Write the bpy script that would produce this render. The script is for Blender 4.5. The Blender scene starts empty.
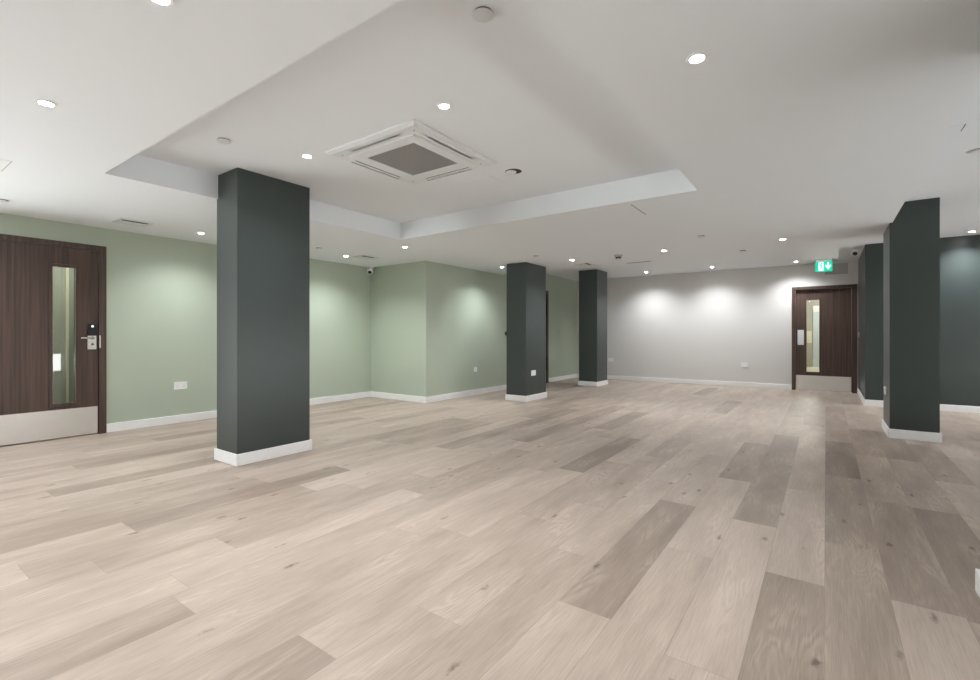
import bpy, bmesh, math, random
from mathutils import Matrix, Vector
random.seed(7)
PI = math.pi
C = bpy.context.scene.collection

# ------------------------------------------------------------------ materials
def node_mat(name):
    m = bpy.data.materials.new(name); m.use_nodes = True
    nt = m.node_tree
    return m, nt, nt.nodes['Principled BSDF']

def plain(name, col, rough=0.5, metal=0.0, noise=0.0, scale=20, bump=0.0, bscale=120, stretch=(1,1,1)):
    m, nt, b = node_mat(name)
    b.inputs['Roughness'].default_value = rough
    b.inputs['Metallic'].default_value = metal
    tc = nt.nodes.new('ShaderNodeTexCoord'); mp = nt.nodes.new('ShaderNodeMapping')
    mp.inputs['Scale'].default_value = stretch
    nt.links.new(tc.outputs['Object'], mp.inputs['Vector'])
    n = nt.nodes.new('ShaderNodeTexNoise'); n.inputs['Scale'].default_value = scale
    n.inputs['Detail'].default_value = 4
    nt.links.new(mp.outputs[0], n.inputs['Vector'])
    r = nt.nodes.new('ShaderNodeMix'); r.data_type = 'RGBA'
    r.inputs['A'].default_value = (*[c*(1-noise) for c in col], 1)
    r.inputs['B'].default_value = (*[min(1, c*(1+noise)) for c in col], 1)
    nt.links.new(n.outputs['Fac'], r.inputs['Factor'])
    nt.links.new(r.outputs['Result'], b.inputs['Base Color'])
    if bump:
        n2 = nt.nodes.new('ShaderNodeTexNoise'); n2.inputs['Scale'].default_value = bscale
        nt.links.new(mp.outputs[0], n2.inputs['Vector'])
        bp = nt.nodes.new('ShaderNodeBump'); bp.inputs['Strength'].default_value = bump
        bp.inputs['Distance'].default_value = 0.002
        nt.links.new(n2.outputs['Fac'], bp.inputs['Height'])
        nt.links.new(bp.outputs[0], b.inputs['Normal'])
    return m

def glow(name, col, strength):
    m, nt, b = node_mat(name)
    b.inputs['Base Color'].default_value = (*col, 1)
    b.inputs['Emission Color'].default_value = (*col, 1)
    b.inputs['Emission Strength'].default_value = strength
    return m

def wood_dark():
    m, nt, b = node_mat('dark_walnut')
    tc = nt.nodes.new('ShaderNodeTexCoord'); mp = nt.nodes.new('ShaderNodeMapping')
    mp.inputs['Scale'].default_value = (26, 26, 0.7)
    nt.links.new(tc.outputs['Object'], mp.inputs['Vector'])
    n = nt.nodes.new('ShaderNodeTexNoise'); n.inputs['Scale'].default_value = 1.6; n.inputs['Detail'].default_value = 7
    n.inputs['Distortion'].default_value = 0.4
    nt.links.new(mp.outputs[0], n.inputs['Vector'])
    cr = nt.nodes.new('ShaderNodeValToRGB'); e = cr.color_ramp.elements
    e[0].position = 0.3; e[0].color = (0.045, 0.026, 0.020, 1)
    e[1].position = 0.72; e[1].color = (0.105, 0.064, 0.050, 1)
    nt.links.new(n.outputs['Fac'], cr.inputs[0]); nt.links.new(cr.outputs[0], b.inputs['Base Color'])
    b.inputs['Roughness'].default_value = 0.42
    return m

def brushed():
    m, nt, b = node_mat('brushed_steel')
    b.inputs['Metallic'].default_value = 1.0
    tc = nt.nodes.new('ShaderNodeTexCoord'); mp = nt.nodes.new('ShaderNodeMapping')
    mp.inputs['Scale'].default_value = (3, 3, 160)
    nt.links.new(tc.outputs['Object'], mp.inputs['Vector'])
    n = nt.nodes.new('ShaderNodeTexNoise'); n.inputs['Scale'].default_value = 3
    nt.links.new(mp.outputs[0], n.inputs['Vector'])
    cr = nt.nodes.new('ShaderNodeValToRGB'); e = cr.color_ramp.elements
    e[0].color = (0.74, 0.715, 0.68, 1); e[1].color = (0.88, 0.86, 0.82, 1)
    nt.links.new(n.outputs['Fac'], cr.inputs[0]); nt.links.new(cr.outputs[0], b.inputs['Base Color'])
    b.inputs['Roughness'].default_value = 0.42
    return m

def glass():
    m, nt, b = node_mat('clear_glass')
    nt.nodes.remove(b)
    out = nt.nodes['Material Output']
    tr = nt.nodes.new('ShaderNodeBsdfTransparent'); tr.inputs[0].default_value = (0.86, 0.90, 0.87, 1)
    gl = nt.nodes.new('ShaderNodeBsdfGlossy'); gl.inputs['Roughness'].default_value = 0.02
    fr = nt.nodes.new('ShaderNodeFresnel'); fr.inputs[0].default_value = 1.52
    mul = nt.nodes.new('ShaderNodeMath'); mul.operation = 'MULTIPLY'; mul.inputs[1].default_value = 1.2
    mul.use_clamp = True
    nt.links.new(fr.outputs[0], mul.inputs[0])
    mx = nt.nodes.new('ShaderNodeMixShader')
    nt.links.new(mul.outputs[0], mx.inputs[0]); nt.links.new(tr.outputs[0], mx.inputs[1]); nt.links.new(gl.outputs[0], mx.inputs[2])
    nt.links.new(mx.outputs[0], out.inputs[0])
    return m

def floor_mat():
    """oak boards: each board carries its own tone and its own shift of the grain"""
    m, nt, b = node_mat('oak_boards')
    N = nt.nodes.new; L = nt.links.new
    at = N('ShaderNodeAttribute'); at.attribute_name = 'board'      # r = tone, g,b = grain shift
    sep = N('ShaderNodeSeparateColor'); L(at.outputs['Color'], sep.inputs[0])
    tc = N('ShaderNodeTexCoord')
    sh = N('ShaderNodeCombineXYZ'); L(sep.outputs['Green'], sh.inputs[0]); L(sep.outputs['Blue'], sh.inputs[1]); L(sep.outputs['Green'], sh.inputs[2])
    sc = N('ShaderNodeVectorMath'); sc.operation = 'SCALE'; sc.inputs['Scale'].default_value = 37
    L(sh.outputs[0], sc.inputs[0])
    add = N('ShaderNodeVectorMath'); add.operation = 'ADD'; L(tc.outputs['Object'], add.inputs[0]); L(sc.outputs[0], add.inputs[1])
    # fine pores along the board
    m1 = N('ShaderNodeMapping'); m1.inputs['Scale'].default_value = (150, 4.5, 1); L(add.outputs[0], m1.inputs[0])
    n1 = N('ShaderNodeTexNoise'); n1.inputs['Scale'].default_value = 1.6; n1.inputs['Detail'].default_value = 6; n1.inputs['Roughness'].default_value = 0.65
    L(m1.outputs[0], n1.inputs['Vector'])
    # cathedral figure
    m2 = N('ShaderNodeMapping'); m2.inputs['Scale'].default_value = (5.5, 0.75, 1); L(add.outputs[0], m2.inputs[0])
    n2 = N('ShaderNodeTexNoise'); n2.inputs['Scale'].default_value = 1.3; n2.inputs['Detail'].default_value = 2.5; n2.inputs['Distortion'].default_value = 0.6
    L(m2.outputs[0], n2.inputs['Vector'])
    k = N('ShaderNodeMath'); k.operation = 'MULTIPLY'; k.inputs[1].default_value = 95; L(n2.outputs['Fac'], k.inputs[0])
    sn = N('ShaderNodeMath'); sn.operation = 'SINE'; L(k.outputs[0], sn.inputs[0])
    # soft cloudiness
    m3 = N('ShaderNodeMapping'); m3.inputs['Scale'].default_value = (4.5, 0.9, 1); L(add.outputs[0], m3.inputs[0])
    n3 = N('ShaderNodeTexNoise'); n3.inputs['Scale'].default_value = 1.7; n3.inputs['Detail'].default_value = 3
    L(m3.outputs[0], n3.inputs['Vector'])
    # knots
    m4 = N('ShaderNodeMapping'); m4.inputs['Scale'].default_value = (7.0, 2.6, 1); L(add.outputs[0], m4.inputs[0])
    v = N('ShaderNodeTexVoronoi'); v.inputs['Scale'].default_value = 1.0; v.inputs['Randomness'].default_value = 1.0
    L(m4.outputs[0], v.inputs['Vector'])
    nk = N('ShaderNodeTexNoise'); nk.inputs['Scale'].default_value = 45; nk.inputs['Detail'].default_value = 3; L(add.outputs[0], nk.inputs['Vector'])
    ks = N('ShaderNodeMath'); ks.operation = 'MULTIPLY_ADD'; ks.inputs[1].default_value = 0.20; L(nk.outputs['Fac'], ks.inputs[0]); L(v.outputs['Distance'], ks.inputs[2])
    kr = N('ShaderNodeValToRGB'); e = kr.color_ramp.elements
    e[0].position = 0.125; e[0].color = (1, 1, 1, 1); e[1].position = 0.215; e[1].color = (0, 0, 0, 1)
    L(ks.outputs[0], kr.inputs[0])
    # light value = tone + grain
    def mad(src, mulv, addsrc):
        q = N('ShaderNodeMath'); q.operation = 'MULTIPLY_ADD'; q.inputs[1].default_value = mulv
        L(src, q.inputs[0])
        if isinstance(addsrc, (int, float)): q.inputs[2].default_value = addsrc
        else: L(addsrc, q.inputs[2])
        return q.outputs[0]
    t = mad(n1.outputs['Fac'], 0.46, -0.23)
    fg = N('ShaderNodeMath'); fg.operation = 'MULTIPLY'      # the figure shows in patches only
    fm = N('ShaderNodeMapRange'); fm.inputs['From Min'].default_value = 0.50; fm.inputs['From Max'].default_value = 0.62
    L(n3.outputs['Fac'], fm.inputs['Value']); L(sn.outputs[0], fg.inputs[0]); L(fm.outputs[0], fg.inputs[1])
    t = mad(fg.outputs[0], 0.06, t)
    t2 = mad(n3.outputs['Fac'], 0.50, -0.25)
    s = N('ShaderNodeMath'); s.operation = 'ADD'; L(t, s.inputs[0]); L(t2, s.inputs[1])
    s2 = N('ShaderNodeMath'); s2.operation = 'ADD'; L(s.outputs[0], s2.inputs[0]); L(sep.outputs['Red'], s2.inputs[1])
    s3 = mad(kr.outputs[0], -0.42, s2.outputs[0])
    cr = N('ShaderNodeValToRGB'); cr.color_ramp.interpolation = 'LINEAR'
    e = cr.color_ramp.elements
    e[0].position = 0.0; e[0].color = (0.15, 0.115, 0.095, 1)
    e[1].position = 1.0; e[1].color = (0.64, 0.55, 0.475, 1)
    for p, c in ((0.35, (0.315, 0.252, 0.205, 1)), (0.7, (0.525, 0.437, 0.368, 1))):
        x = e.new(p); x.color = c
    L(s3, cr.inputs[0])
    L(cr.outputs[0], b.inputs['Base Color'])
    b.inputs['Roughness'].default_value = 0.42
    b.inputs['Specular IOR Level'].default_value = 0.35
    bp = N('ShaderNodeBump'); bp.inputs['Strength'].default_value = 0.12; bp.inputs['Distance'].default_value = 0.001
    L(n1.outputs['Fac'], bp.inputs['Height']); L(bp.outputs[0], b.inputs['Normal'])
    return m

M = dict(
    ceil=plain('ceiling_paint', (0.82, 0.86, 0.89), 0.9, noise=0.01, scale=2),
    green=plain('sage_green_paint', (0.445, 0.512, 0.412), 0.5, noise=0.025, scale=1.5, bump=0.12),
    teal=plain('dark_teal_paint', (0.040, 0.052, 0.0495), 0.34, noise=0.05, scale=1.5, bump=0.12),
    grey=plain('pale_grey_paint', (0.675, 0.668, 0.652), 0.7, noise=0.012, scale=1.5),
    white=plain('white_gloss_paint', (0.89, 0.895, 0.89), 0.35),
    plastic=plain('white_plastic', (0.87, 0.88, 0.88), 0.4),
    offwhite=plain('unit_plastic', (0.77, 0.80, 0.815), 0.5),
    cover=plain('cover_plastic', (0.70, 0.73, 0.74), 0.6),
    grille=plain('grille_grey', (0.42, 0.41, 0.40), 0.6),
    dark=plain('dark_void', (0.012, 0.012, 0.012), 0.6),
    black=plain('black_plastic', (0.02, 0.02, 0.022), 0.3),
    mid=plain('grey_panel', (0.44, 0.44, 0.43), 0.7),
    steel=brushed(), chrome=plain('polished_chrome', (0.78, 0.77, 0.75), 0.22, 1.0),
    wood=wood_dark(), glass=glass(), floor=floor_mat(),
    signgreen=glow('sign_green', (0.0, 0.46, 0.29), 0.75),
    signwhite=glow('sign_white', (0.75, 1.0, 0.92), 0.8),
    lens=glow('lamp_lens', (1.0, 0.985, 0.96), 60),
    olive=plain('olive_paint', (0.40, 0.41, 0.34), 0.7), cream=plain('cream_gloss', (0.80, 0.74, 0.58), 0.5),
    beige=plain('beige_paint', (0.46, 0.42, 0.37), 0.7), paleblue=plain('pale_blue_panel', (0.60, 0.66, 0.68), 0.5),
)

# ------------------------------------------------------------------ helpers
def box(bm, x0, x1, y0, y1, z0, z1, bev=0.0):
    g = bmesh.ops.create_cube(bm, size=1)
    vs = g['verts']
    bmesh.ops.scale(bm, vec=(abs(x1-x0), abs(y1-y0), abs(z1-z0)), verts=vs)
    bmesh.ops.translate(bm, vec=((x0+x1)/2, (y0+y1)/2, (z0+z1)/2), verts=vs)
    if bev:
        es = {e for v in vs for e in v.link_edges}
        bmesh.ops.bevel(bm, geom=list(es), offset=bev, segments=2, affect='EDGES', profile=0.5)
    return vs

def lathe(bm, prof, n=32, mat=None):
    """prof: (radius, z) points; spun about Z, transformed by mat"""
    rings = []
    for r, z in prof:
        if r < 1e-6:
            rings.append([bm.verts.new((0, 0, z))])
        else:
            rings.append([bm.verts.new((r*math.cos(2*PI*i/n), r*math.sin(2*PI*i/n), z)) for i in range(n)])
    new = [v for r in rings for v in r]
    for a, b in zip(rings, rings[1:]):
        for i in range(n):
            j = (i+1) % n
            if len(a) == 1 and len(b) == 1: continue
            if len(a) == 1: bm.faces.new((a[0], b[j], b[i]))
            elif len(b) == 1: bm.faces.new((a[i], a[j], b[0]))
            else: bm.faces.new((a[i], a[j], b[j], b[i]))
    if mat is not None: bmesh.ops.transform(bm, matrix=mat, verts=new)
    return new

def build(name, bm, mat, parent=None, loc=None, smooth=False, world=True):
    """link bm as ONE mesh object. Coordinates are world ones when world=True and the parent has a location"""
    if parent is not None and world:
        bmesh.ops.translate(bm, vec=-Vector(parent.location), verts=bm.verts)
    bmesh.ops.recalc_face_normals(bm, faces=bm.faces)
    me = bpy.data.meshes.new(name); bm.to_mesh(me); bm.free()
    if mat: me.materials.append(mat)
    if smooth:
        for p in me.polygons: p.use_smooth = True
        try: me.set_sharp_from_angle(angle=math.radians(35))
        except Exception: pass
    o = bpy.data.objects.new(name, me); C.objects.link(o)
    if loc: o.location = loc
    if parent is not None: o.parent = parent
    return o

def B(): return bmesh.new()
def boxes(*bs, bev=0.0):
    bm = B()
    for b in bs: box(bm, *b, bev=bev)
    return bm

def thing(name, label, cat, loc, group=None, rotz=0):
    o = bpy.data.objects.new(name, None); C.objects.link(o)
    o.empty_display_size = 0.05
    o.location = loc; o.rotation_euler = (0, 0, rotz)
    o['label'] = label; o['category'] = cat
    if group: o['group'] = group
    return o

def struct(name, bm, mat, label=None):
    o = build(name, bm, mat); o['kind'] = 'structure'
    if label: o['label'] = label
    return o

def sub(parent, name, bm, mat, smooth=False):
    """sub-part of a mesh part whose own origin sits at its parent's origin"""
    root = parent
    off = Vector((0, 0, 0))
    while root is not None: off += Vector(root.location); root = root.parent
    bmesh.ops.translate(bm, vec=-off, verts=bm.verts)
    return build(name, bm, mat, parent, world=False, smooth=smooth)

def dup(root, loc, label=None, group=None):
    r = root.copy(); C.objects.link(r); r.location = loc
    if label: r['label'] = label
    if group: r['group'] = group
    for ch in list(root.children):
        c = ch.copy(); C.objects.link(c); c.parent = r
        for g in list(ch.children):
            d = g.copy(); C.objects.link(d); d.parent = c
    return r

# ------------------------------------------------------------------ key sizes
LO, UP = 2.32, 2.53                 # soffit and raised ceiling
XL, XG, XE = -6.66, -5.305, 4.2      # green wall, projecting green wall, far right wall
YR, YC, YB, YP = -3.6, 5.655, 11.36, 9.44   # rear, return, back wall, teal wall
XP = 0.50                           # side of the teal pier
T = 0.16

# ------------------------------------------------------------------ floor of oak boards
def make_floor():
    w = 0.2265; x_ref = -0.005; Lb = 1.484
    known = {   # row -> (a joint, {board index from that joint: tone})
        -4: (1.774, {0: 0.34}), -3: (2.549, {0: 0.60, -1: 0.56}), -2: (3.17, {0: 0.36, 1: 0.33, -1: 0.62}),
        -1: (2.553, {-1: 0.36, 0: 0.57, 1: 0.55}), 0: (4.60, {0: 0.20, -1: 0.34, -2: 0.42, 1: 0.40}),
        1: (2.59, {0: 0.35, -1: 0.60, 1: 0.44, 2: 0.36}), -8: (3.53, {0: 0.30, -1: 0.60, 1: 0.48}), -7: (1.01, {-1: 0.36, 0: 0.55}),
        -15: (1.01, {0: 0.30, 1: 0.55, -1: 0.55}), -14: (3.50, {0: 0.38, 1: 0.32, -1: 0.62}), 2: (4.05, {0: 0.44, 1: 0.30, -1: 0.30}),
        3: (4.9, {0: 0.34, -1: 0.5, 1: 0.45}), -5: (2.2, {0: 0.56, 1: 0.6, 2: 0.55}), -6: (1.4, {0: 0.54, 1: 0.5, 2: 0.42}),
        -9: (1.9, {0: 0.60, 1: 0.55}), -12: (4.2, {0: 0.36, 1: 0.40}), -10: (5.3, {0: 0.36}), -20: (0.9, {0: 0.36, 1: 0.5}),
        -23: (1.2, {0: 0.34, 1: 0.40}), -26: (2.0, {0: 0.36, 1: 0.36}), -18: (1.9, {0: 0.44, 1: 0.36}),
    }
    bm = B(); lay = bm.loops.layers.float_color.new('board')
    r0 = math.floor((XL-0.3-x_ref)/w); r1 = math.ceil((XE+0.2-x_ref)/w)
    g = 0.0007
    for r in range(r0, r1):
        xa, xb = x_ref+r*w, x_ref+(r+1)*w
        j0, tones = known.get(r, (random.uniform(0, Lb), {}))
        k0 = math.floor((YR-0.3-j0)/Lb)
        k = k0
        while j0+k*Lb < YB+0.3:
            ya, yb = j0+k*Lb, j0+(k+1)*Lb
            tone = tones.get(k)
            if tone is None:
                tone = random.gauss(0.535, 0.035)
                if random.random() < 0.13: tone = random.uniform(0.36, 0.48)
            gx, gy = random.random(), random.random()
            z = 0.0
            vs = [bm.verts.new(p) for p in ((xa+g, ya+g, z), (xb-g, ya+g, z), (xb-g, yb-g, z), (xa+g, yb-g, z))]
            f = bm.faces.new(vs)
            for l in f.loops: l[lay] = (tone, gx, gy, 1)
            k += 1
    # sub-floor seen only in the hairline joints
    vv = box(bm, XL-0.3, XE+0.2, YR-0.3, YB+0.3, -0.06, -0.0015)
    for v in vv:
        for f in v.link_faces:
            for l in f.loops: l[lay] = (0.30, 0.3, 0.3, 1)
    me = bpy.data.meshes.new('floor'); bm.to_mesh(me); bm.free()
    me.materials.append(M['floor'])
    o = bpy.data.objects.new('floor', me); C.objects.link(o); o['kind'] = 'structure'
make_floor()

# ------------------------------------------------------------------ ceiling
TX0, TX1, TY0, TY1 = -4.40, -0.875, 1.20, 4.213       # the recess
SX, SY = 0.583, 7.86
struct('ceiling', boxes(
    (XL-T, XE+T, YR-T, YB+T, UP, UP+0.1),
    (XL-T, TX0, YR, SY, LO, UP+0.02), (TX1, SX, YR, SY, LO, UP+0.02),
    (TX0, TX1, YR, TY0, LO, UP+0.02), (TX0, TX1, TY1, SY, LO, UP+0.02),
    (-0.30, 0.157, SY, 9.29, LO, UP+0.02)), M['ceil'])

# ------------------------------------------------------------------ walls
D1a, D1b, D1t = 0.80, 1.795, 2.075        # opening of door_1 in the green wall
struct('wall_left', boxes((XL-T, XL, YR-T, -3.5, 0, UP), (XL-T, XL, 0.2, D1a, 0, UP), (XL-T, XL, -3.5, 0.2, 0, 0.1), (XL-T, XL, -3.5, 0.2, 2.26, UP), (XL-T, XL, -1.69, -1.61, 0.1, 2.26), (XL-T, XL, D1b, YC+T, 0, UP), (XL-T, XL, D1a, D1b, D1t, UP)), M['green'])  # unseen window openings towards the rear, added to let fill light in
struct('wall_return', boxes((XL, XG-T, YC, YC+T, 0, UP)), M['green'])
D3a, D3b, D3t = 8.20, 9.70, 2.09
struct('wall_side', boxes((XG-T, XG, YC, D3a, 0, UP), (XG-T, XG, D3b, YB+T, 0, UP), (XG-T, XG, D3a, D3b, D3t, UP)), M['green'])
D2a, D2b, D2t = -0.535, 0.435, 2.045
struct('wall_back', boxes((XG, D2a, YB, YB+T, 0, UP), (D2b, XP, YB, YB+T, 0, UP), (D2a, D2b, YB, YB+T, D2t, UP)), M['grey'])
struct('wall_right', boxes((XP, XP+T, YP, YB+T, 0, UP), (XP+T, XE, YP, YP+T, 0, UP)), M['teal'])
# far right wall, outside the picture: a long band of low openings added for fill light, slim posts between
ew = [(XE, XE+T, YR-T, YP+T, 0, 0.1), (XE, XE+T, YR-T, YP+T, 0.58, UP), (XE, XE+T, YR-T, -3.2, 0.1, 0.58), (XE, XE+T, 9.0, YP+T, 0.1, 0.58)]
for y in (-1.2, 0.8, 2.8, 4.8, 6.8): ew.append((XE, XE+T, y-0.03, y+0.03, 0.1, 0.58))
struct('wall_east', boxes(*ew), M['grey'])
struct('wall_rear', boxes((XL-T, XE+T, YR-T, YR, 0, UP)), M['grey'])

SH, ST = 0.100, 0.016
def skirt(bm, x0, x1, y0, y1):
    box(bm, x0, x1, y0, y1, 0.001, SH, bev=0.003)
def base(name, *segs):
    bm = B()
    for s in segs: skirt(bm, *s)
    struct(name, bm, M['white'])
base('baseboard_left', (XL, XL+ST, YR, 0.765), (XL, XL+ST, 1.833, YC))
base('baseboard_return', (XL+ST, XG+ST, YC-ST, YC))
base('baseboard_side', (XG, XG+ST, YC, 8.14), (XG, XG+ST, 9.77, YB))
base('baseboard_back', (XG+ST, -0.568, YB-ST, YB))
base('baseboard_right', (XP-ST, XP, YP-ST, YB-0.03), (XP, XE, YP-ST, YP))
base('baseboard_east', (XE-ST, XE, YR, YP-ST))

# ------------------------------------------------------------------ columns
def column(x0, x1, y0, y1, top, label):
    t = thing('column', label, 'column', ((x0+x1)/2, (y0+y1)/2, 0), 'square dark teal columns with white skirting')
    bm = B(); box(bm, x0, x1, y0, y1, 0.0, top-0.0005)
    es = [e for e in bm.edges if abs(e.verts[0].co.z-e.verts[1].co.z) > 1]
    bmesh.ops.bevel(bm, geom=es, offset=0.004, segments=2, affect='EDGES')
    build('shaft', bm, M['teal'], t)
    bm = B()
    skirt(bm, x0-ST, x1+ST, y0-ST, y0); skirt(bm, x0-ST, x1+ST, y1, y1+ST)
    skirt(bm, x0-ST, x0, y0, y1); skirt(bm, x1, x1+ST, y0, y1)
    build('skirting', bm, M['white'], t)
    return t
c1 = column(-4.428, -4.060, 2.012, 2.700, UP, 'large dark teal column nearest the viewer, left of the ceiling air unit')
c2 = column(-4.438, -4.052, 6.712, 7.400, LO, 'dark teal column with a white socket, standing in front of the green side wall')
c3 = column(-4.445, -4.020, 9.620, 10.200, UP, 'smallest dark teal column, furthest away, just before the white back wall')
c4 = column(0.560, 0.956, 6.650, 7.340, UP, 'near-black column at the right, cutting the edge of the lowered ceiling')
c5 = column(0.542, 0.956, 2.170, 2.870, UP, 'column at the right edge of which only a white skirting corner shows')

# ------------------------------------------------------------------ doors
def door_root(name, loc, label):
    o = bpy.data.objects.new(name, None); C.objects.link(o); o.location = loc; o['kind'] = 'structure'; o['label'] = label
    o.empty_display_size = 0.05
    return o
# door 1: in the green wall, leaf nearly flush, faces +X
d = door_root('door_1', (XL, 1.3, 0), 'brown wooden door in the green wall with a tall glass slot and steel kick plate')
FY0, FY1, IY0, IY1 = 0.765, 1.832, 0.832, 1.764
build('door_frame', boxes((XL-T, XL+0.018, FY0, IY0, 0, 2.112), (XL-T, XL+0.018, IY1, FY1, 0, 2.112),
      (XL-T, XL+0.018, IY0, IY1, 2.054, 2.112), bev=0.002), M['wood'], d)
LX0, LX1 = XL-0.040, XL+0.006
GY0, GY1, GZ0, GZ1 = 1.3455, 1.5925, 0.3495, 1.8685
ly0, ly1, lz0, lz1 = 0.836, 1.757, 0.012, 2.047
leaf = build('door_leaf', boxes((LX0, LX1, ly0, GY0, lz0, lz1), (LX0, LX1, GY1, ly1, lz0, lz1), (LX0, LX1, GY0, GY1, lz0, GZ0), (LX0, LX1, GY0, GY1, GZ1, lz1)), M['wood'], d)
bw = 0.028
def bead(a0, a1, z0, z1, w, p0, p1, axis):
    if axis == 'y': rs = [(p0, p1, a0-w, a0, z0-w, z1+w), (p0, p1, a1, a1+w, z0-w, z1+w), (p0, p1, a0, a1, z0-w, z0), (p0, p1, a0, a1, z1, z1+w)]
    else: rs = [(a0-w, a0, p0, p1, z0-w, z1+w), (a1, a1+w, p0, p1, z0-w, z1+w), (a0, a1, p0, p1, z0-w, z0), (a0, a1, p0, p1, z1, z1+w)]
    return boxes(*rs, bev=0.0015)
sub(leaf, 'glazing_bead', bead(1.376, 1.562, 0.380, 1.838, bw, LX0-0.008, LX1+0.008, 'y'), M['wood'])
sub(leaf, 'glazing_trim', bead(1.379, 1.559, 0.383, 1.835, 0.0035, LX1-0.012, LX1+0.006, 'y'), M['chrome'])['label'] = 'thin bright metal edge round the glass'
sub(leaf, 'vision_panel', boxes((LX0+0.018, LX0+0.026, 1.376, 1.562, 0.380, 1.838)), M['glass'])
sub(leaf, 'kick_plate', boxes((LX1, LX1+0.002, ly0+0.003, ly1-0.002, 0.014, 0.314)), M['steel'])['label'] = 'brushed steel kick plate'
sub(leaf, 'lock_case', boxes((LX1, LX1+0.016, 1.664, 1.742, 0.950, 1.102), bev=0.004), M['steel'])
sub(leaf, 'card_reader', boxes((LX1, LX1+0.022, 1.666, 1.742, 1.104, 1.236), bev=0.006), M['black'])
bm = B(); lathe(bm, [(0, 0), (0.011, 0), (0.011, 0.006), (0.006, 0.008), (0, 0.008)], 20, Matrix.Translation((LX1+0.021, 1.704, 1.206)) @ Matrix.Rotation(PI/2, 4, 'Y'))
sub(leaf, 'reader_light', bm, M['signwhite'])
bm = B()
lathe(bm, [(0, 0), (0.022, 0), (0.022, 0.010), (0.011, 0.014), (0.011, 0.05), (0, 0.05)], 24, Matrix.Translation((LX1+0.015, 1.703, 1.078)) @ Matrix.Rotation(PI/2, 4, 'Y'))
lathe(bm, [(0, 0), (0.0105, 0.002), (0.0105, 0.110), (0.008, 0.118), (0, 0.120)], 20, Matrix.Translation((LX1+0.057, 1.712, 1.078)) @ Matrix.Rotation(PI/2, 4, 'X'))
sub(leaf, 'lever_handle', bm, M['chrome'], True)
bm = B(); lathe(bm, [(0, 0), (0.016, 0), (0.016, 0.008), (0.010, 0.010), (0, 0.010)], 20, Matrix.Translation((LX1+0.015, 1.703, 1.008)) @ Matrix.Rotation(PI/2, 4, 'Y'))
box(bm, LX1+0.025, LX1+0.027, 1.701, 1.705, 0.998, 1.014)
box(bm, LX1+0.025, LX1+0.034, 1.690, 1.716, 1.004, 1.012)
sub(leaf, 'thumb_turn', bm, M['chrome'], True)
build('strike_plate', boxes((XL+0.0185, XL+0.020, 1.766, 1.780, 0.965, 1.105)), M['steel'], d)

# door 2: in the pale back wall, leaf set back in the frame, faces -Y
d = door_root('door_2', (-0.05, YB, 0), 'brown wooden door in the pale back wall under the green exit sign')
build('door_frame', boxes((-0.567, -0.506, YB-0.018, YB+T, 0, 2.078), (0.402, 0.482, YB-0.018, YB+T, 0, 2.078),
      (-0.506, 0.402, YB-0.018, YB+T, 2.022, 2.078), bev=0.002), M['wood'], d)
q0, q1 = YB+0.060, YB+0.106
leaf = build('door_leaf', boxes((-0.503, -0.3505, q0, q1, 0.010, 2.018), (-0.0795, 0.399, q0, q1, 0.010, 2.018),
      (-0.3505, -0.0795, q0, q1, 0.010, 0.3395), (-0.3505, -0.0795, q0, q1, 1.8425, 2.018)), M['wood'], d)
sub(leaf, 'glazing_bead', bead(-0.320, -0.110, 0.370, 1.812, 0.0303, q0-0.009, q1+0.008, 'x'), M['wood'])
sub(leaf, 'vision_panel', boxes((-0.320, -0.110, q0+0.018, q0+0.026, 0.370, 1.812)), M['glass'])
sub(leaf, 'kick_plate', boxes((-0.500, 0.396, q0-0.002, q0, 0.012, 0.300)), M['steel'])['label'] = 'brushed steel kick plate'
pp = sub(leaf, 'push_plate', boxes((-0.470, -0.364, q0-0.003, q0, 0.910, 1.212), bev=0.001), M['offwhite'])
pp['label'] = 'pale rectangular push plate'

# door 3: in the green side wall, hidden behind the second column except for its right edge
d = door_root('door_3', (XG, 8.95, 0), 'dark door in the green side wall, almost hidden behind a column')
build('door_frame', boxes((XG-T, XG+0.03, 8.14, 8.215, 0, 2.14), (XG-T, XG+0.03, 9.69, 9.765, 0, 2.14), (XG-T, XG+0.03, 8.215, 9.69, 2.075, 2.14), bev=0.002), M['wood'], d)
for a, b, h in ((8.22, 8.950, 8.89), (8.955, 9.685, 9.02)):
    leaf = build('door_leaf', boxes((XG-0.04, XG+0.004, a, b, 0.01, 2.07)), M['wood'], d)
    sub(leaf, 'kick_plate', boxes((XG+0.004, XG+0.006, a+0.004, b-0.004, 0.012, 0.31)), M['steel'])
    bm = B(); lathe(bm, [(0, 0), (0.02, 0), (0.02, 0.008), (0.009, 0.01), (0.009, 0.05), (0, 0.05)], 18, Matrix.Translation((XG+0.004, h, 1.05)) @ Matrix.Rotation(PI/2, 4, 'Y'))
    box(bm, XG+0.045, XG+0.06, min(h, 2*((a+b)/2)-h, h)-0.01, h+0.01, 1.04, 1.06)
    sub(leaf, 'lever_handle', bm, M['chrome'], True)

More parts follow.
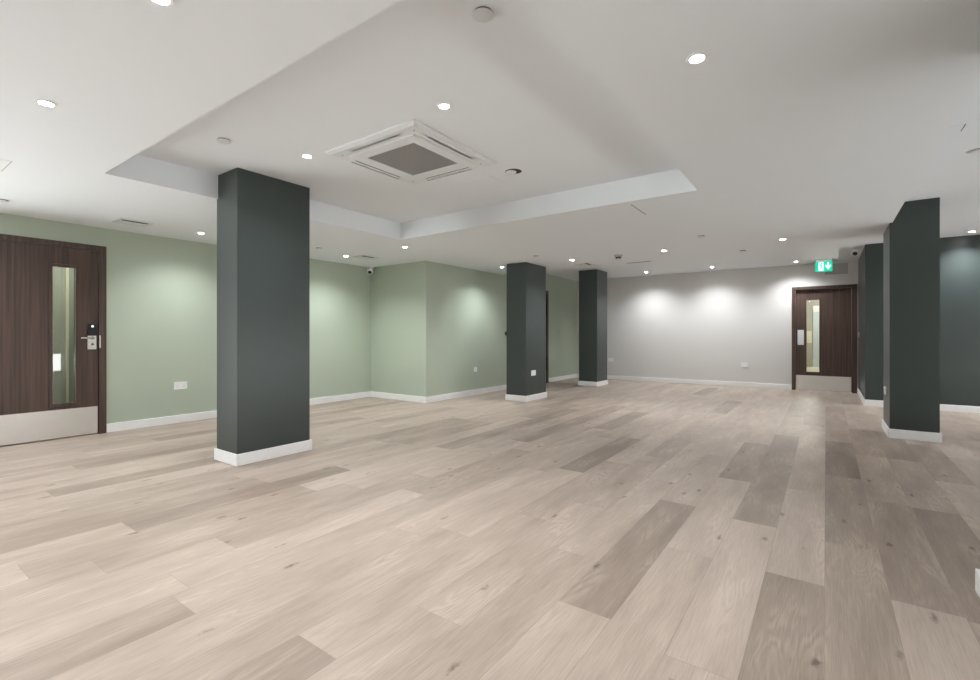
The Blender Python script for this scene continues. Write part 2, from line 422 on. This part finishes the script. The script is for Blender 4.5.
# ------------------------------------------------------------------ what lies behind the glass of the two doors
struct('floor_corridor', boxes((-8.4, XL-0.3, 0.1, 3.0, -0.06, 0.0)), M['beige'])
struct('wall_corridor', boxes((-8.55, -8.4, 0.1, 3.0, 0, 2.4), (-8.4, XL-T, 3.0, 3.1, 0, 2.4), (-8.4, XL-T, 0.0, 0.1, 0, 2.4)), M['olive'])
struct('ceiling_corridor', boxes((-8.55, XL-T, 0.0, 3.1, 2.4, 2.5)), M['ceil'])
struct('trim_reflection', boxes((-8.4, -8.36, 1.865, 1.895, 0, 2.15), (-8.4, -8.36, 1.895, 2.75, 2.10, 2.15), (-8.4, -8.36, 2.75, 2.78, 0, 2.15)), M['cream'])  # cream frame standing in for a reflection in the door glass
YL = 19.9
struct('floor_lobby', boxes((-1.2, 1.2, YB+0.3, YL, -0.06, 0.0)), M['cream'])
struct('wall_lobby', boxes((-1.3, -1.2, YB+T, YL, 0, 2.5), (1.2, 1.3, YB+T, YL, 0, 2.5), (-1.3, 1.3, YL, YL+0.1, 0, 2.5)), M['beige'])
struct('ceiling_lobby', boxes((-1.3, 1.3, YB+T, YL+0.1, 2.5, 2.6)), M['ceil'])
d = door_root('door_4', (0.0, YL, 0), 'pale blue door with a white head panel, seen through the far door glass')
build('door_leaf', boxes((-0.367, 0.50, YL-0.05, YL-0.001, 0.0, 1.90), bev=0.004), M['paleblue'], d)
build('head_panel', boxes((-0.367, 0.50, YL-0.07, YL-0.001, 1.905, 2.12), bev=0.004), M['plastic'], d)

# ------------------------------------------------------------------ sockets and switches
def plate(name, label, cat, loc, w, h, rot, gangs, group=None, kind='socket'):
    """flat plate on a wall; built facing -Y then turned"""
    t = thing(name, label, cat, loc, group, rot)
    bm = B(); box(bm, -w/2, w/2, -0.009, 0, -h/2, h/2, bev=0.0022)
    build('face_plate', bm, M['plastic'], t, world=False)
    for g in range(gangs):
        cx = (g-(gangs-1)/2)*w/gangs
        bm = B()
        if kind == 'socket':
            for dx, dz, a, b in ((0, 0.002, 0.004, 0.009), (-0.011, -0.016, 0.007, 0.004), (0.011, -0.016, 0.007, 0.004)):
                box(bm, cx+dx-a/2, cx+dx+a/2, -0.0095, -0.0088, dz-b/2, dz+b/2)
            build('pin_holes', bm, M['black'], t, world=False)
            bm = B(); sx = cx+(0.022 if g else -0.022)
            box(bm, sx-0.006, sx+0.006, -0.0125, -0.0088, 0.012, 0.030, bev=0.001)
            build('rocker_switch', bm, M['offwhite'], t, world=False)
        else:
            box(bm, cx-0.011, cx+0.011, -0.013, -0.0088, -0.018, 0.018, bev=0.002)
            build('rocker_switch', bm, M['offwhite'], t, world=False)
    return t
R90 = PI/2
plate('wall_socket', 'double white socket low on the green wall between brown door and column', 'socket', (XL+0.0002, 2.590, 0.471), 0.150, 0.094, R90, 2)
plate('wall_socket', 'single white socket low on the projecting green side wall', 'socket', (XG+0.0002, 6.975, 0.470), 0.088, 0.088, R90, 1)
plate('wall_socket', 'white socket low on the dark column before the green side wall', 'socket', (-4.052+0.0002, 6.955, 0.466), 0.146, 0.088, R90, 2)
plate('wall_socket', 'double white socket on the pale back wall left of the far door', 'socket', (-1.415, YB-0.0002, 0.472), 0.146, 0.088, 0, 2)
plate('wall_socket', 'white socket on the pale back wall half hidden by the furthest column', 'socket', (-4.385, YB-0.0002, 0.488), 0.146, 0.088, 0, 2)
plate('wall_socket', 'white socket seen edge-on on the left face of the near-black right column', 'socket', (0.560-0.0002, 7.09, 0.468), 0.146, 0.088, -R90, 2)
plate('wall_switch', 'tiny white switch on the teal wall return beside the far door', 'switch', (XP-0.0002, 11.05, 1.12), 0.086, 0.086, -R90, 1, kind='switch')
t = thing('lobby_notice', 'cream plate on the lobby end wall seen through the far door glass', 'plate', (-0.47, YL-0.0002, 1.1))
build('face_plate', boxes((-0.545, -0.40, YL-0.012, YL-0.0002, 0.83, 1.25), bev=0.002), M['cream'], t)
# round fitting on the green wall beside the second column
t = thing('round_wall_button', 'small dark round button on the green wall just left of a column', 'button', (XG, 8.01, 1.14))
rot = Matrix.Translation((XG, 8.01, 1.14)) @ Matrix.Rotation(R90, 4, 'Y')
bm = B(); lathe(bm, [(0, 0.0), (0.045, 0.0), (0.045, 0.03), (0.030, 0.038), (0.028, 0.030), (0, 0.030)], 28, rot)
build('housing', bm, M['black'], t, smooth=True)
bm = B(); lathe(bm, [(0, 0.030), (0.018, 0.030), (0.016, 0.044), (0, 0.046)], 24, rot)
build('push_button', bm, M['cover'], t, smooth=True)
# thin plate making a grey patch high on the back wall
t = thing('grey_wall_patch', 'flat grey patch high on the back wall beside the exit sign', 'panel', (0.165, YB, 2.38))
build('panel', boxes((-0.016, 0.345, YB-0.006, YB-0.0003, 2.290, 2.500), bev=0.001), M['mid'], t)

# ------------------------------------------------------------------ exit sign hung under the ceiling stub
t = thing('exit_sign', 'green and white illuminated exit sign hanging above the far brown door', 'exit sign', (-0.03, 9.20, LO))
y0 = 9.20
build('housing', boxes((-0.135, 0.078, y0-0.028, y0+0.028, 2.279, 2.3195), bev=0.004), M['plastic'], t)
pl = build('sign_plate', boxes((-0.140, 0.083, y0-0.006, y0+0.006, 2.122, 2.279)), M['signgreen'], t)
def poly(bm, pts, y, th=0.0012):
    a = [bm.verts.new((x, y, z)) for x, z in pts]; b_ = [bm.verts.new((x, y-th, z)) for x, z in pts]
    bm.faces.new(a); bm.faces.new(list(reversed(b_)))
    n = len(pts)
    for i in range(n): bm.faces.new((a[i], a[(i+1) % n], b_[(i+1) % n], b_[i]))
fy = y0-0.0062
bm = B()
poly(bm, [(-0.098, 2.135), (-0.032, 2.135), (-0.032, 2.268), (-0.098, 2.268)], fy)
sub(pl, 'doorway_symbol', bm, M['signwhite'])
bm = B()                                            # running figure, green on the white doorway
n = 14
poly(bm, [(-0.058+0.0095*math.cos(2*PI*i/n), 2.250+0.0095*math.sin(2*PI*i/n)) for i in range(n)], fy-0.0013)
poly(bm, [(-0.073, 2.236), (-0.058, 2.238), (-0.056, 2.205), (-0.070, 2.196)], fy-0.0013)
poly(bm, [(-0.070, 2.236), (-0.088, 2.222), (-0.092, 2.206), (-0.086, 2.204), (-0.083, 2.218), (-0.068, 2.226)], fy-0.0013)
poly(bm, [(-0.058, 2.236), (-0.046, 2.216), (-0.036, 2.218), (-0.036, 2.212), (-0.050, 2.208), (-0.062, 2.226)], fy-0.0013)
poly(bm, [(-0.070, 2.200), (-0.057, 2.204), (-0.046, 2.180), (-0.048, 2.152), (-0.056, 2.152), (-0.055, 2.177)], fy-0.0013)
poly(bm, [(-0.070, 2.200), (-0.060, 2.196), (-0.076, 2.168), (-0.094, 2.160), (-0.095, 2.168), (-0.081, 2.174)], fy-0.0013)
sub(pl, 'running_figure', bm, M['signgreen'])
bm = B()                                            # arrow pointing down
poly(bm, [(0.017, 2.262), (0.037, 2.262), (0.037, 2.205), (0.062, 2.226), (0.062, 2.200), (0.027, 2.150), (-0.008, 2.200), (-0.008, 2.226), (0.017, 2.205)], fy)
sub(pl, 'arrow', bm, M['signwhite'])

# ------------------------------------------------------------------ recessed downlights
SPOT = 40.0
WORLD = 8.0
def downlight_proto():
    t = thing('downlight', 'x', 'ceiling light', (0, 0, 0), 'round recessed ceiling downlights')
    bm = B(); lathe(bm, [(0.030, -0.001), (0.030, -0.004), (0.041, -0.005), (0.043, -0.001), (0.043, 0.0), (0.030, 0.0)], 32)
    build('bezel', bm, M['plastic'], t, world=False, smooth=True)
    bm = B(); lathe(bm, [(0, -0.0035), (0.029, -0.003), (0.029, 0.0), (0, 0.0)], 32)
    build('lens', bm, M['lens'], t, world=False, smooth=True)
    return t
def add_spot(parent, power):
    l = bpy.data.lights.new('lamp', 'SPOT'); l.energy = power; l.color = (0.98, 1.0, 1.02)
    l.spot_size = math.radians(140); l.spot_blend = 1.0; l.shadow_soft_size = 0.03
    o = bpy.data.objects.new('lamp', l); C.objects.link(o); o.parent = parent; o.location = (0, 0, -0.02)
lights = [
 (-1.947, 0.690, LO, 'downlight at the very top edge of the photo, left of centre'),
 (-3.313, 0.660, LO, 'downlight at upper left, in the lowered ceiling beside the recess'),
 (-0.459, 2.203, LO, 'largest bright downlight, upper right of the ceiling recess'),
 (-6.038, 2.567, LO, 'downlight by the green wall, just left of the large column'),
 (-5.988, 4.604, LO, 'downlight by the green wall near the corner camera'),
 (-4.715, 4.603, LO, 'downlight just beyond the far left corner of the ceiling recess'),
 (-4.696, 6.959, LO, 'downlight between the green side wall and the column with a socket'),
 (-3.338, 6.965, LO, 'downlight just above and left of the furthest column'),
 (-1.890, 6.950, LO, 'downlight in the middle of the lowered ceiling before its far edge'),
 (-0.446, 7.000, LO, 'downlight up and to the left of the exit sign, in the lowered ceiling'),
 (-1.929, 2.216, UP, 'downlight inside the ceiling recess above the air unit'),
 (-3.353, 2.205, UP, 'downlight inside the ceiling recess beside the large column'),
 (-3.304, 10.72, UP, 'leftmost downlight of the row along the pale back wall'),
 (-1.939, 10.72, UP, 'middle downlight of the row along the pale back wall'),
 (-0.475, 10.86, UP, 'downlight nearest the exit sign in the row along the back wall'),
 (1.628, 9.10, UP, 'downlight above the teal wall at the right edge'),
]
hidden = [(-6.0, 0.62, LO), (-4.70, 0.66, LO), (-0.46, 0.66, LO), (-4.0, -1.4, LO), (-1.2, -1.4, LO), (3.0, 4.6, UP), (3.0, 7.0, UP), (3.0, 9.1, UP), (1.8, -1.6, UP)]  # unseen downlights added as fill to brighten the ceiling
proto = downlight_proto()
power = {10: 0.8, 11: 0.8}
for i, (x, y, z, lab) in enumerate(lights):
    if i == 0: o = proto; o.location = (x, y, z-0.0003); o['label'] = lab
    else: o = dup(proto, (x, y, z-0.0003), lab)
for x, y, z in hidden:
    dup(proto, (x, y, z-0.0003), 'added fill downlight outside the picture, behind or beside the viewer')
for o in [o for o in list(C.objects) if o.name.split('.')[0] == 'downlight']:
    y = o.location.y
    add_spot(o, SPOT*(1.8 if (y > 9 and o.location.x > 1) else 1.5 if y > 10 else 1.3 if y > 4 else 0.7 if 'outside' in o['label'] else 1.0))

# ------------------------------------------------------------------ ceiling cassette air unit
cx, cy, h = -2.678, 2.706, 0.476
t = thing('air_conditioning_cassette', 'square white air conditioning unit with grey intake set in the ceiling recess', 'air conditioner', (cx, cy, UP))
zb = UP-0.024
def ring(bm, o, i, z0, z1, bev=0.0):
    box(bm, cx-o, cx+o, cy-o, cy-i, z0, z1); box(bm, cx-o, cx+o, cy+i, cy+o, z0, z1)
    box(bm, cx-o, cx-i, cy-i, cy+i, z0, z1); box(bm, cx+i, cx+o, cy-i, cy+i, z0, z1)
bm = B()                      # panel with sloped rim, four outlet openings cut by layout
def loopq(bm, r, z): return [bm.verts.new((cx+sx*r, cy+sy*r, z)) for sx, sy in ((-1,-1),(1,-1),(1,1),(-1,1))]
L0, L1, L2 = loopq(bm, h, UP-0.0005), loopq(bm, h, UP-0.012), loopq(bm, h-0.030, zb)
for a, b_ in ((L0, L1), (L1, L2)):
    for i in range(4): bm.faces.new((a[i], a[(i+1)%4], b_[(i+1)%4], b_[i]))
zo = zb
ri, ro, sl = 0.385, 0.441, 0.255          # outlet band: inner, outer, half length
def flat(x0, x1, y0, y1, z=zo):
    bm.faces.new([bm.verts.new(p) for p in ((cx+x0, cy+y0, z), (cx+x1, cy+y0, z), (cx+x1, cy+y1, z), (cx+x0, cy+y1, z))])
R = h-0.030
for s in (-1, 1):
    for a, b_ in ((-R, -sl), (sl, R)): flat(a, b_, *(sorted((s*ri, s*R))))
    for a, b_ in ((-ri, -sl), (sl, ri)): flat(*(sorted((s*ri, s*R))), a, b_)
flat(-ri, ri, -ri, ri)
build('fascia', bm, M['offwhite'], t)
for k in range(4):
    m = Matrix.Translation((cx, cy, 0)) @ Matrix.Rotation(k*PI/2, 4, 'Z')
    bm = B(); box(bm, -sl, sl, -R, -ri, zb+0.012, zb+0.016)
    bmesh.ops.transform(bm, matrix=m, verts=bm.verts); build('outlet_slot', bm, M['dark'], t)
    bm = B(); vs = box(bm, -sl+0.004, sl-0.004, -0.025, 0.012, -0.0012, 0.0012)
    bmesh.ops.transform(bm, matrix=Matrix.Translation((0, -(ri+0.030), zb+0.003)) @ Matrix.Rotation(math.radians(-3), 4, 'X'), verts=bm.verts)
    bmesh.ops.transform(bm, matrix=m, verts=bm.verts); build('louvre', bm, M['offwhite'], t)
    bm = B(); lathe(bm, [(0, -0.002), (0.007, -0.002), (0.008, 0), (0, 0)], 16, m @ Matrix.Translation((-0.385, -0.385, zb)))
    build('corner_screw', bm, M['grille'], t)
bm = B()
go = 0.352; gi = 0.252; zg = zb-0.007
a, b_, c_, e_ = loopq(bm, go, zb-0.001), loopq(bm, go-0.006, zg+0.002), loopq(bm, go-0.012, zg), loopq(bm, gi, zg)
f_ = loopq(bm, gi, zg+0.008)
for p, q in ((a, b_), (b_, c_), (c_, e_), (e_, f_)):
    for i in range(4): bm.faces.new((p[i], p[(i+1)%4], q[(i+1)%4], q[i]))
bm.faces.new(loopq(bm, go, zb-0.001))
ip = build('intake_panel', bm, M['offwhite'], t)
bm = B(); n = 38; st = 2*gi/n
for i in range(n):
    p = -gi+st*(i+0.5)
    box(bm, cx+p-0.0030, cx+p+0.0030, cy-gi, cy+gi, zg+0.001, zg+0.005)
    box(bm, cx-gi, cx+gi, cy+p-0.0030, cy+p+0.0030, zg+0.001, zg+0.005)
g = sub(ip, 'intake_grille', bm, M['grille']); g['label'] = 'grey mesh intake grille'
sub(ip, 'filter', boxes((cx-gi, cx+gi, cy-gi, cy+gi, zg+0.0055, zg+0.008)), plain('filter_dark', (0.12, 0.12, 0.12), 0.9))

# ------------------------------------------------------------------ small ceiling fittings
def cover(x, y, z, label, r=0.043):
    t = thing('ceiling_sprinkler_cover', label, 'sprinkler cover', (x, y, z-0.0002), 'flat round sprinkler covers on the ceiling')
    bm = B(); lathe(bm, [(0, -0.013), (r-0.003, -0.013), (r, -0.011), (r, -0.007), (0, -0.007)], 32)
    build('cover_disc', bm, M['cover'], t, world=False, smooth=True)
    bm = B(); lathe(bm, [(0, -0.007), (r-0.005, -0.007), (r-0.005, 0), (0, 0)], 32)
    build('cup', bm, M['dark'], t, world=False)
for a in [
 (-1.232, 1.676, UP, 'round sprinkler cover near the top of the photo, in the ceiling recess', 0.047),
 (-3.570, 1.673, UP, 'round sprinkler cover in the ceiling recess, up and left of the large column', 0.047),
 (-6.010, 0.905, LO, 'round sprinkler cover above the brown door at the left edge'),
 (-5.743, 3.962, LO, 'round sprinkler cover just right of the large column top'),
 (-3.618, 6.292, LO, 'round sprinkler cover above the column with the socket'),
 (-1.244, 6.191, LO, 'round sprinkler cover far out in the middle of the lowered ceiling'),
 (-0.97, 7.62, LO, 'round sprinkler cover on the lowered ceiling right by its far edge')]: cover(*a)

def smoke(x, y, z):
    t = thing('smoke_detector', 'small smoke detector with dark slots, hanging near the furthest column', 'smoke detector', (x, y, z-0.0002))
    bm = B(); lathe(bm, [(0, 0), (0.062, 0), (0.062, -0.018), (0.054, -0.030), (0, -0.030)], 32); build('mounting_base', bm, M['grille'], t, world=False, smooth=True)
    bm = B(); lathe(bm, [(0, -0.030), (0.038, -0.030), (0.038, -0.062), (0, -0.062)], 32); build('sensor_slots', bm, M['black'], t, world=False)
    for k in range(4):
        bm = B(); box(bm, 0.036, 0.044, -0.003, 0.003, -0.063, -0.029)
        bmesh.ops.transform(bm, matrix=Matrix.Rotation(k*PI/2+0.2, 4, 'Z'), verts=bm.verts); build('rib', bm, M['grille'], t, world=False)
    bm = B(); lathe(bm, [(0, -0.062), (0.050, -0.062), (0.047, -0.072), (0.028, -0.082), (0, -0.084)], 32); build('cap', bm, M['cover'], t, world=False, smooth=True)
smoke(-2.556, 6.93, LO)

def eyeball(x, y, z, label):
    t = thing('adjustable_ceiling_fitting', label, 'ceiling sensor', (x, y, z-0.0002), 'round black-and-white eyeball fittings')
    bm = B(); lathe(bm, [(0.072, 0), (0.080, 0), (0.079, -0.003), (0.072, -0.004)], 36); build('rim', bm, M['offwhite'], t, world=False, smooth=True)
    bm = B(); lathe(bm, [(0, -0.001), (0.073, -0.001), (0.073, 0), (0, 0)], 36); build('recess', bm, M['dark'], t, world=False)
    bm = B(); lathe(bm, [(0, 0.0), (0.046, 0.0), (0.045, -0.006), (0.036, -0.012), (0.020, -0.016), (0.010, -0.017), (0, -0.017)], 32, Matrix.Translation((-0.026, 0.004, -0.001)))
    build('ball', bm, M['offwhite'], t, world=False, smooth=True)
eyeball(-2.205, 3.445, UP, 'round black and white fitting right of the ceiling air unit')
eyeball(0.963, 5.131, UP, 'round black and white fitting cut by the right edge of the photo')

def vent(x, y, z, label, w=0.30, d_=0.27):
    t = thing('ceiling_vent', label, 'air vent', (x, y, z-0.0002), 'square grey ceiling vents by the walls', PI/2)
    bm = B()
    for b in ((-w/2, w/2, -d_/2, -d_/2+0.03), (-w/2, w/2, d_/2-0.03, d_/2), (-w/2, -w/2+0.03, -d_/2+0.03, d_/2-0.03), (w/2-0.03, w/2, -d_/2+0.03, d_/2-0.03)):
        box(bm, *b, -0.007, 0, bev=0.001)
    build('frame', bm, M['cover'], t, world=False)
    build('backing', boxes((-w/2+0.03, w/2-0.03, -d_/2+0.03, d_/2-0.03, -0.001, 0)), M['dark'], t, world=False)
    n = 8
    for i in range(n):
        yy = -d_/2+0.03+(i+0.5)*(d_-0.06)/n
        if i in (1, 2): continue
        bm = B(); box(bm, -w/2+0.03, w/2-0.03, -0.0105, 0.0105, -0.001, 0.001)
        bmesh.ops.transform(bm, matrix=Matrix.Translation((0, yy, -0.004)) @ Matrix.Rotation(math.radians(3), 4, 'X'), verts=bm.verts)
        build('slat', bm, M['offwhite'], t, world=False)
vent(-6.056, 1.90, LO, 'slatted vent in the ceiling above the brown left door')
vent(-5.812, 4.843, LO, 'slatted vent in the ceiling by the green corner with the camera')
vent(-3.345, 7.486, LO, 'slatted vent in the ceiling directly above the furthest column')

def hatch(x0, x1, y0, y1, z, side, label, gap='dark'):
    t = thing('ceiling_access_hatch', label, 'access hatch', ((x0+x1)/2, (y0+y1)/2, z), 'flush white access hatches in the ceiling')
    build('hatch_door', boxes((x0, x1, y0, y1, z-0.0022, z-0.0003), bev=0.0006), M['ceil'], t)
    g = 0.006
    s = {'+x': (x1, x1+g, y0, y1), '-x': (x0-g, x0, y0, y1), '-y': (x0, x1, y0-g, y0), '+y': (x0, x1, y1, y1+g)}[side]
    build('shadow_gap', boxes((*s, z-0.0012, z-0.0003)), M[gap], t)
hatch(-1.92, -1.476, 4.32, 4.765, LO, '+x', 'white access hatch just beyond the right far corner of the ceiling recess')
hatch(-4.96, -4.62, 0.25, 0.74, LO, '+y', 'white access hatch in the ceiling at the left edge of the photo', 'mid')
hatch(-2.77, -2.440, 3.43, 3.746, UP, '+x', 'white access hatch in the recess below the air unit', 'cover')
hatch(0.59, 0.762, 4.442, 4.576, UP, '+x', 'small white access hatch beyond the lowered ceiling at the right edge')
t = thing('linear_diffuser', 'long thin dark slot diffuser at the far edge of the lowered ceiling', 'air diffuser', (-2.53, 7.80, LO))
build('frame', boxes((-2.74, -2.32, 7.760, 7.775, LO-0.004, LO-0.0003), (-2.74, -2.32, 7.835, 7.850, LO-0.004, LO-0.0003), (-2.74, -2.725, 7.775, 7.835, LO-0.004, LO-0.0003), (-2.335, -2.32, 7.775, 7.835, LO-0.004, LO-0.0003)), M['cover'], t)
build('slot', boxes((-2.725, -2.335, 7.775, 7.835, LO-0.0015, LO-0.0003)), M['dark'], t)

def camera_unit(loc, rotz, label):
    t = thing('security_camera', label, 'security camera', loc, None, rotz)
    bm = B(); lathe(bm, [(0, 0), (0.075, 0), (0.075, -0.016), (0.062, -0.026), (0, -0.026)], 28); build('mount', bm, M['plastic'], t, world=False, smooth=True)
    m = Matrix.Translation((0, 0.01, -0.070)) @ Matrix.Rotation(math.radians(50), 4, 'X')
    bm = B(); lathe(bm, [(0, -0.060), (0.044, -0.060), (0.056, -0.048), (0.060, 0.0), (0.056, 0.036), (0.040, 0.050), (0, 0.054)], 28, m)
    build('housing', bm, M['plastic'], t, world=False, smooth=True)
    bm = B(); lathe(bm, [(0, -0.0605), (0.034, -0.0605), (0.030, -0.066), (0, -0.069)], 24, m)
    build('lens', bm, M['black'], t, world=False, smooth=True)
camera_unit((XL+0.09, YC-0.09, LO-0.0003), math.radians(-135), 'white security camera in the corner of the green walls')
camera_unit((0.395, 9.66, UP-0.0003), math.radians(165), 'white security camera on the ceiling beside the teal wall corner')
# tiny dark hook at the top of the first column
t = thing('ceiling_hook', 'tiny black hook high beside the top left of the large column', 'hook', (-4.42, 2.0, 2.49))
bm = B(); lathe(bm, [(0, 0), (0.004, 0), (0.004, 0.035), (0, 0.036)], 12, Matrix.Translation((-4.427, 2.03, 2.478)) @ Matrix.Rotation(-PI/2, 4, 'Y'))
build('stem', bm, M['black'], t)
bm = B(); lathe(bm, [(0, 0), (0.009, 0.003), (0.009, 0.012), (0, 0.014)], 12, Matrix.Translation((-4.455, 2.03, 2.478)) @ Matrix.Rotation(-PI/2, 4, 'Y'))
build('knob', bm, M['black'], t)

# ------------------------------------------------------------------ lamps behind the doors and outside fill light
for x, y, z, p in ((-7.5, 1.6, 2.34, 22), (-0.1, 13.6, 2.44, 60), (0.1, 18.3, 2.44, 60)):
    l = bpy.data.lights.new('lamp', 'POINT'); l.energy = p; l.shadow_soft_size = 0.06; l.color = (1, 0.96, 0.9)
    o = bpy.data.objects.new('lamp', l); C.objects.link(o); o.location = (x, y, z)
w = bpy.data.worlds.new('world'); bpy.context.scene.world = w; w.use_nodes = True
nt = w.node_tree; bg = nt.nodes['Background']; bg.inputs[1].default_value = 1.0
tc = nt.nodes.new('ShaderNodeTexCoord'); sp = nt.nodes.new('ShaderNodeSeparateXYZ'); cr = nt.nodes.new('ShaderNodeValToRGB')
mr = nt.nodes.new('ShaderNodeMath'); mr.operation = 'MULTIPLY_ADD'; mr.inputs[1].default_value = 0.5; mr.inputs[2].default_value = 0.5
nt.links.new(tc.outputs['Generated'], sp.inputs[0]); nt.links.new(sp.outputs['Z'], mr.inputs[0]); nt.links.new(mr.outputs[0], cr.inputs[0])
e = cr.color_ramp.elements          # lower half made bright to fill the ceiling with light, dim above
e[0].position = 0.49; e[0].color = (0.985, 1.0, 0.995, 1); e[1].position = 0.52; e[1].color = (0.16, 0.17, 0.19, 1)
mu = nt.nodes.new('ShaderNodeMix'); mu.data_type = 'RGBA'; mu.blend_type = 'MULTIPLY'; mu.inputs['Factor'].default_value = 1
mu.inputs['B'].default_value = (WORLD, WORLD, WORLD, 1)
nt.links.new(cr.outputs[0], mu.inputs['A']); nt.links.new(mu.outputs['Result'], bg.inputs[0])

# ------------------------------------------------------------------ camera
f = math.sqrt(336*662)
cam = bpy.data.cameras.new('camera'); co = bpy.data.objects.new('camera', cam); C.objects.link(co)
cam.sensor_width = 36; cam.sensor_fit = 'HORIZONTAL'; cam.lens = f*36/980
cam.shift_y = -5/980; cam.clip_start = 0.02
co.location = (0, 0, 1.11); co.rotation_euler = (PI/2, 0, math.atan2(336, f))
sc = bpy.context.scene; sc.camera = co
sc.view_settings.view_transform = 'Standard'; sc.view_settings.look = 'None'
sc.view_settings.gamma = 1; sc.view_settings.use_curve_mapping = False
sc.view_settings.exposure = 0.67
